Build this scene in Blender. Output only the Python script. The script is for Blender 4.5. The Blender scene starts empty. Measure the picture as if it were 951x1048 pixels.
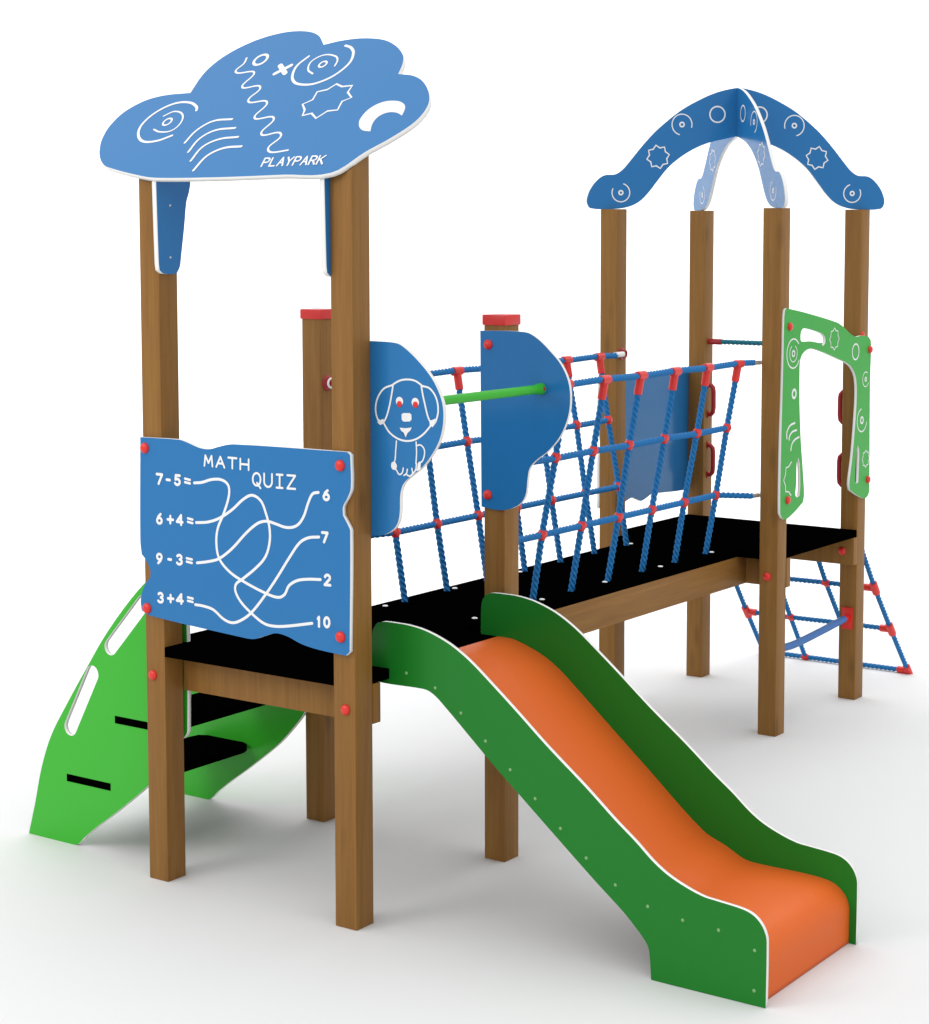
import bpy, bmesh, math, random
from mathutils import Vector, Matrix
from math import sin, cos, pi, radians, sqrt
random.seed(7)
scene = bpy.context.scene
C = scene.collection

# ------------------------------------------------------------------ camera
cam_d = bpy.data.cameras.new("camera")
cam = bpy.data.objects.new("camera", cam_d)
C.objects.link(cam)
F_PX, CX, CY, W_PX, H_PX = 2009.5, 518.81, 410.69, 951.0, 1048.0
cam_d.sensor_fit = 'HORIZONTAL'
cam_d.sensor_width = 36.0
cam_d.lens = F_PX * 36.0 / W_PX
cam_d.shift_x = (W_PX / 2 - CX) / W_PX
cam_d.shift_y = (CY - H_PX / 2) / W_PX
cam_d.clip_end = 1000
cam.location = (5.3872, -5.4513, 2.5609)
cam.rotation_euler = (radians(90 - 4.978), 0, radians(34.626))
scene.camera = cam

# ------------------------------------------------------------------ light
SIDE, TOP, BACKP, KEYP = 0.84, 1.42, 1250, 85
world = bpy.data.worlds.new("World")
scene.world = world
world.use_nodes = True
nt = world.node_tree
bg = nt.nodes["Background"]
# a studio tent of white light, brighter overhead than at the sides
wtc = nt.nodes.new("ShaderNodeTexCoord"); wsp = nt.nodes.new("ShaderNodeSeparateXYZ")
nt.links.new(wtc.outputs["Generated"], wsp.inputs[0])
wmr = nt.nodes.new("ShaderNodeMapRange"); wmr.inputs["From Min"].default_value = 0.05; wmr.inputs["From Max"].default_value = 0.9
wmr.inputs["To Min"].default_value = SIDE; wmr.inputs["To Max"].default_value = TOP
nt.links.new(wsp.outputs["Z"], wmr.inputs["Value"]); nt.links.new(wmr.outputs["Result"], bg.inputs[1])
bg.inputs[0].default_value = (1.0, 1.0, 1.0, 1)

def area(name, loc, target, sx, sy, power, col=(1, 1, 1)):
    l = bpy.data.lights.new(name, 'AREA')
    l.shape = 'RECTANGLE'; l.size = sx; l.size_y = sy; l.energy = power; l.color = col
    o = bpy.data.objects.new(name, l); C.objects.link(o)
    o.location = loc
    o.rotation_euler = (Vector(target) - Vector(loc)).to_track_quat('-Z', 'Y').to_euler()
    return o
VD = Vector((-0.568, 0.823, 0))            # the way the camera looks, level
def st(w, s=0.0, z=0.0):                   # studio frame: w metres in front of the camera, s to the right
    return Vector((5.387, -5.451, z)) + VD * w + Vector((VD.y, -VD.x, 0)) * s
area("backdrop_light", st(15.5, 0, 8.0), st(20.0, 0, 1.5), 26.0, 2.0, BACKP)
area("key_softbox", (-1.5, -4.5, 4.5), (0.4, 0.3, 1.6), 2.5, 2.5, KEYP, (1.0, 0.97, 0.92))

scene.render.engine = 'CYCLES'
scene.cycles.max_bounces = 8
scene.view_settings.view_transform = 'Standard'
scene.view_settings.look = 'None'
scene.view_settings.exposure = 0.0
scene.view_settings.gamma = 1.0

# ------------------------------------------------------------------ materials
def lin(r, g, b):
    f = lambda c: (c / 255 / 12.92) if c / 255 <= 0.04045 else ((c / 255 + 0.055) / 1.055) ** 2.4
    return (f(r), f(g), f(b), 1)

def mat(name, col, rough=0.4, spec=0.5, metal=0.0, bump=0.0, bscale=300, coat=0.0, var=0.0):
    m = bpy.data.materials.new(name); m.use_nodes = True
    nt = m.node_tree; b = nt.nodes["Principled BSDF"]
    b.inputs["Base Color"].default_value = col
    b.inputs["Roughness"].default_value = rough
    b.inputs["Specular IOR Level"].default_value = spec
    b.inputs["Metallic"].default_value = metal
    b.inputs["Coat Weight"].default_value = coat
    tc = nt.nodes.new("ShaderNodeTexCoord")
    if var > 0:
        n = nt.nodes.new("ShaderNodeTexNoise"); n.inputs["Scale"].default_value = 5; n.inputs["Detail"].default_value = 4
        nt.links.new(tc.outputs["Object"], n.inputs["Vector"])
        mr = nt.nodes.new("ShaderNodeMapRange")
        mr.inputs["To Min"].default_value = max(0.02, rough - var); mr.inputs["To Max"].default_value = rough + var
        nt.links.new(n.outputs["Fac"], mr.inputs["Value"])
        nt.links.new(mr.outputs["Result"], b.inputs["Roughness"])
    if bump > 0:
        n = nt.nodes.new("ShaderNodeTexNoise"); n.inputs["Scale"].default_value = bscale
        nt.links.new(tc.outputs["Object"], n.inputs["Vector"])
        bp = nt.nodes.new("ShaderNodeBump"); bp.inputs["Strength"].default_value = bump; bp.inputs["Distance"].default_value = 0.001
        nt.links.new(n.outputs["Fac"], bp.inputs["Height"]); nt.links.new(bp.outputs["Normal"], b.inputs["Normal"])
    return m

def wood(name, stretch):
    m = bpy.data.materials.new(name); m.use_nodes = True
    nt = m.node_tree; b = nt.nodes["Principled BSDF"]
    tc = nt.nodes.new("ShaderNodeTexCoord")
    oi = nt.nodes.new("ShaderNodeObjectInfo")
    off = nt.nodes.new("ShaderNodeVectorMath"); off.operation = 'SCALE'
    cmb = nt.nodes.new("ShaderNodeCombineXYZ")
    for k in range(3): nt.links.new(oi.outputs["Random"], cmb.inputs[k])
    nt.links.new(cmb.outputs[0], off.inputs[0]); off.inputs["Scale"].default_value = 37.0
    add = nt.nodes.new("ShaderNodeVectorMath"); add.operation = 'ADD'
    nt.links.new(tc.outputs["Object"], add.inputs[0]); nt.links.new(off.outputs[0], add.inputs[1])
    mp = nt.nodes.new("ShaderNodeMapping"); mp.inputs["Scale"].default_value = stretch
    nt.links.new(add.outputs[0], mp.inputs["Vector"])
    n1 = nt.nodes.new("ShaderNodeTexNoise"); n1.inputs["Scale"].default_value = 1.0; n1.inputs["Detail"].default_value = 5; n1.inputs["Distortion"].default_value = 0.6
    nt.links.new(mp.outputs[0], n1.inputs["Vector"])
    mp2 = nt.nodes.new("ShaderNodeMapping"); mp2.inputs["Scale"].default_value = [s * 4.5 for s in stretch]
    nt.links.new(add.outputs[0], mp2.inputs["Vector"])
    n2 = nt.nodes.new("ShaderNodeTexNoise"); n2.inputs["Scale"].default_value = 1.0; n2.inputs["Detail"].default_value = 3
    nt.links.new(mp2.outputs[0], n2.inputs["Vector"])
    vor = nt.nodes.new("ShaderNodeTexVoronoi"); vor.inputs["Scale"].default_value = 1.0
    mp3 = nt.nodes.new("ShaderNodeMapping"); mp3.inputs["Scale"].default_value = [7 if s > 10 else 2.2 for s in stretch]
    nt.links.new(add.outputs[0], mp3.inputs["Vector"]); nt.links.new(mp3.outputs[0], vor.inputs["Vector"])
    kn = nt.nodes.new("ShaderNodeMapRange"); kn.inputs["From Min"].default_value = 0.03; kn.inputs["From Max"].default_value = 0.2
    kn.inputs["To Min"].default_value = 0.70; kn.inputs["To Max"].default_value = 1.0
    nt.links.new(vor.outputs["Distance"], kn.inputs["Value"])
    mx = nt.nodes.new("ShaderNodeMix"); mx.data_type = 'FLOAT'; mx.inputs[0].default_value = 0.4
    nt.links.new(n1.outputs["Fac"], mx.inputs[2]); nt.links.new(n2.outputs["Fac"], mx.inputs[3])
    cr = nt.nodes.new("ShaderNodeValToRGB")
    cr.color_ramp.elements[0].position = 0.3; cr.color_ramp.elements[0].color = WOOD_DARK
    cr.color_ramp.elements[1].position = 0.7; cr.color_ramp.elements[1].color = WOOD_LIGHT
    nt.links.new(mx.outputs[0], cr.inputs[0])
    hs = nt.nodes.new("ShaderNodeHueSaturation")
    nt.links.new(cr.outputs[0], hs.inputs["Color"]); nt.links.new(kn.outputs[0], hs.inputs["Value"])
    nt.links.new(hs.outputs[0], b.inputs["Base Color"])
    b.inputs["Roughness"].default_value = 0.5; b.inputs["Specular IOR Level"].default_value = 0.2
    bp = nt.nodes.new("ShaderNodeBump"); bp.inputs["Strength"].default_value = 0.25; bp.inputs["Distance"].default_value = 0.001
    nt.links.new(n2.outputs["Fac"], bp.inputs["Height"]); nt.links.new(bp.outputs["Normal"], b.inputs["Normal"])
    return m
WOOD_DARK = (0.200, 0.089, 0.020, 1)
WOOD_LIGHT = (0.283, 0.139, 0.033, 1)
wood_z = wood("varnished_wood_upright", (38, 38, 1.3))
wood_y = wood("varnished_wood_lengthwise", (38, 1.3, 38))

blue = mat("blue_board", (0.018, 0.160, 0.405, 1), 0.17, 0.27, var=0.03)
white = mat("white_core", (0.82, 0.82, 0.80, 1), 0.45, 0.3)
paint = mat("white_engraving", (0.78, 0.79, 0.80, 1), 0.6, 0.2)
green_dark = mat("dark_green_board", (0.010, 0.185, 0.018, 1), 0.30, 0.22, var=0.03)
green_bright = mat("bright_green_board", (0.040, 0.425, 0.026, 1), 0.3, 0.3, var=0.03)
green_mid = mat("leaf_green_board", (0.035, 0.36, 0.045, 1), 0.35, 0.2, var=0.03)
orange = mat("orange_plastic", (0.68, 0.125, 0.017, 1), 0.5, 0.2)
black = mat("black_board", (0.0006, 0.0006, 0.0006, 1), 0.9, 0.0)
red = mat("red_plastic", (0.68, 0.022, 0.016, 1), 0.3, 0.5)
red_cap = mat("red_cap_plastic", (0.64, 0.024, 0.022, 1), 0.35, 0.4)
red_grip = mat("dark_red_grip", (0.36, 0.012, 0.015, 1), 0.35, 0.5)
rope_blue = mat("blue_rope", (0.004, 0.155, 0.42, 1), 0.55, 0.3, bump=0.3, bscale=900)
rope_teal = mat("teal_rope", (0.01, 0.17, 0.24, 1), 0.55, 0.3, bump=0.3, bscale=900)
tube_blue = mat("blue_step_tube", (0.028, 0.135, 0.40, 1), 0.5, 0.4)
steel = mat("zinc_steel", (0.6, 0.6, 0.58, 1), 0.35, 0.5, metal=0.85)
screw_m = mat("painted_screw", (0.20, 0.40, 0.16, 1), 0.45, 0.3)
bolt_w = mat("bright_bolt", (0.85, 0.85, 0.85, 1), 0.3, 0.5)
chute_under = mat("dark_chute_underside", (0.06, 0.04, 0.03, 1), 0.8, 0.1)  # unseen back of the slide bed, coloured dark to stop orange bounce light

gm = mat("studio_floor", (0.715, 0.718, 0.722, 1), 0.8, 0.15)

# ------------------------------------------------------------------ helpers
ORG = {}
def link(name, me, parent=None, label=None):
    """links a mesh given in world coordinates as one object with its origin at its own centre"""
    xs = [v.co for v in me.vertices]
    lo = Vector([min(v[k] for v in xs) for k in range(3)]); hi = Vector([max(v[k] for v in xs) for k in range(3)])
    c = (lo + hi) / 2
    me.transform(Matrix.Translation(-c)); me.name = name
    o = bpy.data.objects.new(name, me); C.objects.link(o)
    po = ORG[parent.name] if parent else Vector((0, 0, 0))
    o.location = c - po
    if parent: o.parent = parent
    ORG[o.name] = c
    if label: o["label"] = label
    return o

def to_mesh(bm, mats, smooth=False, auto=None):
    bmesh.ops.recalc_face_normals(bm, faces=bm.faces) if auto != 'keep' else None
    me = bpy.data.meshes.new("m"); bm.to_mesh(me); bm.free()
    for m in mats: me.materials.append(m)
    if smooth:
        for p in me.polygons: p.use_smooth = True
        if smooth != 'all': me.set_sharp_from_angle(angle=radians(35))
    return me

def box(bm, lo, hi, bev=0.0, mi=0):
    r = bmesh.ops.create_cube(bm, size=1)
    for v in r['verts']:
        v.co = Vector([lo[k] + (v.co[k] + 0.5) * (hi[k] - lo[k]) for k in range(3)])
    fs = set(f for v in r['verts'] for f in v.link_faces)
    for f in fs: f.material_index = mi
    if bev:
        es = set(e for v in r['verts'] for e in v.link_edges)
        bmesh.ops.bevel(bm, geom=list(es), offset=bev, segments=2, affect='EDGES', profile=0.6)

def add_box(name, lo, hi, m, parent, bev=0.002, label=None):
    bm = bmesh.new(); box(bm, lo, hi, bev)
    return link(name, to_mesh(bm, [m], True), parent, label)

def smooth_line(pts, closed=False, sub=6, corner=50):
    """Catmull-Rom through the points; turns sharper than `corner` stay corners"""
    n = len(pts); P = [Vector(p) for p in pts]
    def is_c(i):
        if not closed and i in (0, n - 1): return True
        a = P[i] - P[(i - 1) % n]; b = P[(i + 1) % n] - P[i]
        return a.length < 1e-9 or b.length < 1e-9 or a.angle(b) > radians(corner)
    co = [is_c(i) for i in range(n)]
    out = []
    for i in range(n if closed else n - 1):
        p1, p2 = P[i], P[(i + 1) % n]
        L = (p2 - p1).length
        t1 = (p2 - P[(i - 1) % n]).normalized() * L if not co[i] else (p2 - p1)
        t2 = (P[(i + 2) % n] - p1).normalized() * L if not co[(i + 1) % n] else (p2 - p1)
        for k in range(sub):
            t = k / sub
            h = (2*t**3 - 3*t**2 + 1, t**3 - 2*t**2 + t, -2*t**3 + 3*t**2, t**3 - t**2)
            out.append(p1 * h[0] + t1 * h[1] + p2 * h[2] + t2 * h[3])
    if not closed: out.append(P[-1])
    return [tuple(p) for p in out]

class Plane:
    """a local frame: origin, u axis, v axis; n = u x v is the outward side of the board"""
    def __init__(s, o, u, v):
        s.o = Vector(o); s.u = Vector(u).normalized(); s.v = Vector(v).normalized(); s.n = s.u.cross(s.v)
    def __call__(s, a, b, h=0.0): return s.o + s.u * a + s.v * b + s.n * h

def board(pl, outer, holes, thick, mface, medge):
    """solid board: outline in (u, v), outer face at h=0 and back at h=-thick; returns a mesh (0 = face, 1 = cut edge)"""
    cu = bpy.data.curves.new("c", 'CURVE'); cu.dimensions = '2D'; cu.fill_mode = 'BOTH'; cu.extrude = thick / 2
    for loop in [outer] + holes:
        sp = cu.splines.new('POLY'); sp.points.add(len(loop) - 1); sp.use_cyclic_u = True
        for k, (a, b) in enumerate(loop): sp.points[k].co = (a, b, 0, 1)
    ob = bpy.data.objects.new("c", cu); C.objects.link(ob)
    dg = bpy.context.evaluated_depsgraph_get(); dg.update()
    me0 = bpy.data.meshes.new_from_object(ob.evaluated_get(dg))
    bm = bmesh.new(); bm.from_mesh(me0)
    bpy.data.objects.remove(ob); bpy.data.curves.remove(cu); bpy.data.meshes.remove(me0)
    bmesh.ops.remove_doubles(bm, verts=bm.verts, dist=1e-5)
    bm.normal_update()
    bmesh.ops.recalc_face_normals(bm, faces=bm.faces)
    for f in bm.faces:
        f.material_index = 1 if abs(f.normal.z) < 0.5 else 0
    for v in bm.verts: v.co = pl(v.co.x, v.co.y, v.co.z - thick / 2)
    return bm

def strip(bm, pl, pts, w, h, mi=2, closed=False, round_ends=True):
    """a flat engraved line of width w along pts, lying h above the board's face"""
    P = [Vector(p) for p in pts]; n = len(P)
    if n < 2: return
    L, Rr = [], []
    for i in range(n):
        a = P[(i - 1) % n] if (closed or i) else P[i]
        b = P[(i + 1) % n] if (closed or i < n - 1) else P[i]
        t = (b - a)
        if t.length < 1e-9: t = Vector((1, 0))
        t.normalize(); q = Vector((-t.y, t.x)) * w / 2
        L.append(P[i] + q); Rr.append(P[i] - q)
    def V(p): return bm.verts.new(pl(p[0], p[1], h))
    lv = [V(p) for p in L]; rv = [V(p) for p in Rr]
    for i in range(n if closed else n - 1):
        j = (i + 1) % n
        try: bm.faces.new((lv[i], rv[i], rv[j], lv[j])).material_index = mi
        except ValueError: pass
    if round_ends and not closed:
        for idx, s in ((0, -1), (n - 1, 1)):
            t = (P[1] - P[0]) if idx == 0 else (P[-1] - P[-2])
            t.normalize(); q = Vector((-t.y, t.x))
            arc = [P[idx] + q * (w / 2) * cos(a) + t * s * (w / 2) * sin(a) for a in [pi * k / 6 for k in range(7)]]
            vs = [V(p) for p in arc]
            bm.faces.new(vs).material_index = mi

def fill(bm, pl, pts, h, mi=2):
    vs = [bm.verts.new(pl(a, b, h)) for a, b in pts]
    f = bm.faces.new(vs); f.material_index = mi
    bmesh.ops.triangulate(bm, faces=[f])

def circ(c, r, a0=0, a1=360, n=28):
    m = max(4, int(n * abs(a1 - a0) / 360))
    full = abs(a1 - a0) >= 360
    return [(c[0] + r * cos(radians(a0 + (a1 - a0) * k / m)), c[1] + r * sin(radians(a0 + (a1 - a0) * k / m))) for k in range(m if full else m + 1)]

def star(c, r, n=8, inner=0.78, rot=0):
    return [(c[0] + (r if k % 2 == 0 else r * inner) * cos(pi * k / n + rot), c[1] + (r if k % 2 == 0 else r * inner) * sin(pi * k / n + rot)) for k in range(2 * n)]

# stroke letters in a unit box
def _arc(cx, cy, rx, ry, a0, a1, n=12): return [(cx + rx * cos(radians(a0 + (a1 - a0) * k / n)), cy + ry * sin(radians(a0 + (a1 - a0) * k / n))) for k in range(n + 1)]
GL = {
 'M': [[(0, 0), (.12, 1), (.5, .3), (.88, 1), (1, 0)]],
 'A': [[(0, 0), (.5, 1), (1, 0)], [(.2, .36), (.8, .36)]],
 'T': [[(0, 1), (1, 1)], [(.5, 1), (.5, 0)]],
 'H': [[(0, 0), (0, 1)], [(1, 0), (1, 1)], [(0, .5), (1, .5)]],
 'Q': [('ring', _arc(.5, .52, .5, .48, 90, 450, 24)[:-1]), [(.55, .25), (1, -.14)]],
 'U': [[(0, 1)] + _arc(.5, .4, .5, .4, 180, 360, 10) + [(1, 1)]],
 'I': [[(.5, 0), (.5, 1)], [(.12, 1), (.88, 1)], [(.12, 0), (.88, 0)]],
 'Z': [[(0, 1), (1, 1), (0, 0), (1, 0)]],
 'P': [[(0, 0), (0, 1), (.6, 1)] + _arc(.6, .74, .38, .26, 80, -90, 8) + [(0, .48)]],
 'L': [[(0, 1), (0, 0), (.9, 0)]],
 'Y': [[(0, 1), (.5, .48), (1, 1)], [(.5, .48), (.5, 0)]],
 'R': [[(0, 0), (0, 1), (.6, 1)] + _arc(.6, .74, .38, .26, 80, -90, 8) + [(0, .48)], [(.5, .48), (1, 0)]],
 'K': [[(0, 0), (0, 1)], [(1, 1), (0, .42)], [(.3, .6), (1, 0)]],
 '0': [('ring', _arc(.5, .5, .42, .5, 90, 450, 22)[:-1])],
 '1': [[(.05, .78), (.55, 1), (.55, 0)]],
 '2': [_arc(.5, .72, .42, .28, 165, -25, 10) + [(.05, 0), (.98, 0)]],
 '3': [_arc(.45, .76, .42, .24, 150, -80, 10) + _arc(.45, .27, .48, .27, 80, -150, 10)],
 '4': [[(.75, 0), (.75, 1), (0, .28), (1, .28)]],
 '5': [[(.9, 1), (.18, 1), (.12, .56)] + _arc(.45, .32, .47, .31, 110, -150, 12)],
 '6': [[(.72, 1), (.30, .72), (.08, .34)], ('ring', _arc(.5, .3, .43, .3, 160, 520, 20)[:-1])],
 '7': [[(0, 1), (1, 1), (.35, 0)]],
 '9': [[(.28, 0), (.70, .28), (.92, .66)], ('ring', _arc(.5, .7, .43, .3, -20, 340, 20)[:-1])],
 '+': [[(.05, .5), (.95, .5)], [(.5, .12), (.5, .88)]],
 '-': [[(.1, .5), (.8, .5)]],
 '=': [[(0, .7), (1, .62)], [(0, .32), (1, .24)]],
}
def text(bm, pl, s, w, corners, h):
    bl, br, tl = [Vector(c) for c in corners]
    ux, uy = br - bl, tl - bl
    n = len(s); cell = 1.0 / n; gap = 0.26 if n > 1 else 0
    k = 0
    for i, ch in enumerate(s):
        x0 = i * cell + (cell * gap / 2 if n > 1 else 0); wd = cell * (1 - gap)
        if n > 1:
            x0 = i * (cell + cell * gap / (n - 1) * 1.0) ; wd = cell * (1 - gap)
        for st in GL[ch]:
            if st[0] == 'ring':
                strip(bm, pl, [tuple(bl + ux * (x0 + a * wd) + uy * b) for a, b in st[1]], w, h + 0.00006 * k, closed=True); k += 1; continue
            pts = [tuple(bl + ux * (x0 + a * wd) + uy * b) for a, b in st]
            dense = []
            for a, b in zip(pts, pts[1:]):
                for t in (0, .5): dense.append((a[0] + (b[0] - a[0]) * t, a[1] + (b[1] - a[1]) * t))
            dense.append(pts[-1])
            # sharp corners are drawn as separate strokes so that the line keeps its width
            seg = [dense[0]]; hh = h
            for j in range(1, len(dense)):
                seg.append(dense[j])
                if j < len(dense) - 1:
                    a = Vector(dense[j]) - Vector(dense[j-1]); b = Vector(dense[j+1]) - Vector(dense[j])
                    if a.angle(b) > radians(45):
                        strip(bm, pl, seg, w, hh + 0.00006 * k); k += 1; seg = [dense[j]]
            strip(bm, pl, seg, w, hh + 0.00006 * k); k += 1

def dome(name, pos, axis, r, m, parent, h=None, label=None):
    """round bolt cap: low collar and domed top"""
    h = h or r * 0.75
    bm = bmesh.new(); prof = [(r * 1.0, 0), (r * 1.0, h * 0.25), (r * .93, h * .5), (r * .74, h * .78), (r * .42, h * .95), (0, h)]
    ax = Vector(axis).normalized(); u = ax.orthogonal().normalized(); v = ax.cross(u); p0 = Vector(pos)
    rings = []
    for rr, hh in prof:
        if rr == 0: rings.append([bm.verts.new(p0 + ax * hh)])
        else: rings.append([bm.verts.new(p0 + ax * hh + u * rr * cos(2*pi*k/20) + v * rr * sin(2*pi*k/20)) for k in range(20)])
    for a, b in zip(rings, rings[1:]):
        for k in range(20):
            j = (k + 1) % 20
            bm.faces.new((a[k], a[j], b[j], b[k]) if len(b) > 1 else (a[k], a[j], b[0]))
    bm.faces.new(list(reversed(rings[0])))
    return link(name, to_mesh(bm, [m], True), parent, label)

def frames(path):
    P = [Vector(p) for p in path]; n = len(P); T = []
    for i in range(n):
        a = P[max(0, i-1)]; b = P[min(n-1, i+1)]; T.append((b - a).normalized())
    u = T[0].orthogonal().normalized(); out = []
    for i in range(n):
        u = (u - T[i] * u.dot(T[i])).normalized(); out.append((P[i], T[i], u, T[i].cross(u)))
    return out

def strand(t):
    # outline of three round strands laid together, 1 at the crown of a strand
    return 0.5 * cos(t) + sqrt(max(0.0, 0.25 - 0.25 * sin(t)**2))

def tube(bm, path, r, seg=12, lobes=0, pitch=0.05, depth=0.16, mi=0, cap=True):
    fr = frames(path); s = 0; prev = None; rings = []
    for i, (p, t, u, v) in enumerate(fr):
        if i: s += (p - fr[i-1][0]).length
        rr = r[i] if isinstance(r, (list, tuple)) else r
        ring = []
        for k in range(seg):
            a = 2*pi*k/seg
            rad = rr * strand((a + 2*pi*s/pitch) % (2*pi/3) - pi/3) if lobes else rr
            ring.append(bm.verts.new(p + u * rad * cos(a) + v * rad * sin(a)))
        rings.append(ring)
    for a, b in zip(rings, rings[1:]):
        for k in range(seg):
            j = (k + 1) % seg; bm.faces.new((a[k], a[j], b[j], b[k])).material_index = mi
    if cap:
        bm.faces.new(list(reversed(rings[0]))).material_index = mi; bm.faces.new(rings[-1]).material_index = mi

def dense(a, b, step=0.006, sag=0.0, wob=0.0):
    a, b = Vector(a), Vector(b); n = max(2, int((b - a).length / step)); ph = random.uniform(0, 6)
    return [a.lerp(b, k / n) - Vector((0, 0, sag * 4 * (k/n) * (1 - k/n))) + Vector((wob * sin(k/n*5+ph), 0, wob * cos(k/n*4+ph))) for k in range(n + 1)]

def poly(pts, step=0.006):
    out = []
    for a, b in zip(pts, pts[1:]): out += dense(a, b, step)[:-1]
    return out + [Vector(pts[-1])]

ROPE_R = 0.0160
def rope(bm, path, r=ROPE_R): tube(bm, path, r, seg=21, lobes=3, pitch=0.08)

def simple_tube(name, path, r, m, parent, seg=16, label=None):
    bm = bmesh.new(); tube(bm, path, r, seg)
    return link(name, to_mesh(bm, [m], True), parent, label)

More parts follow.
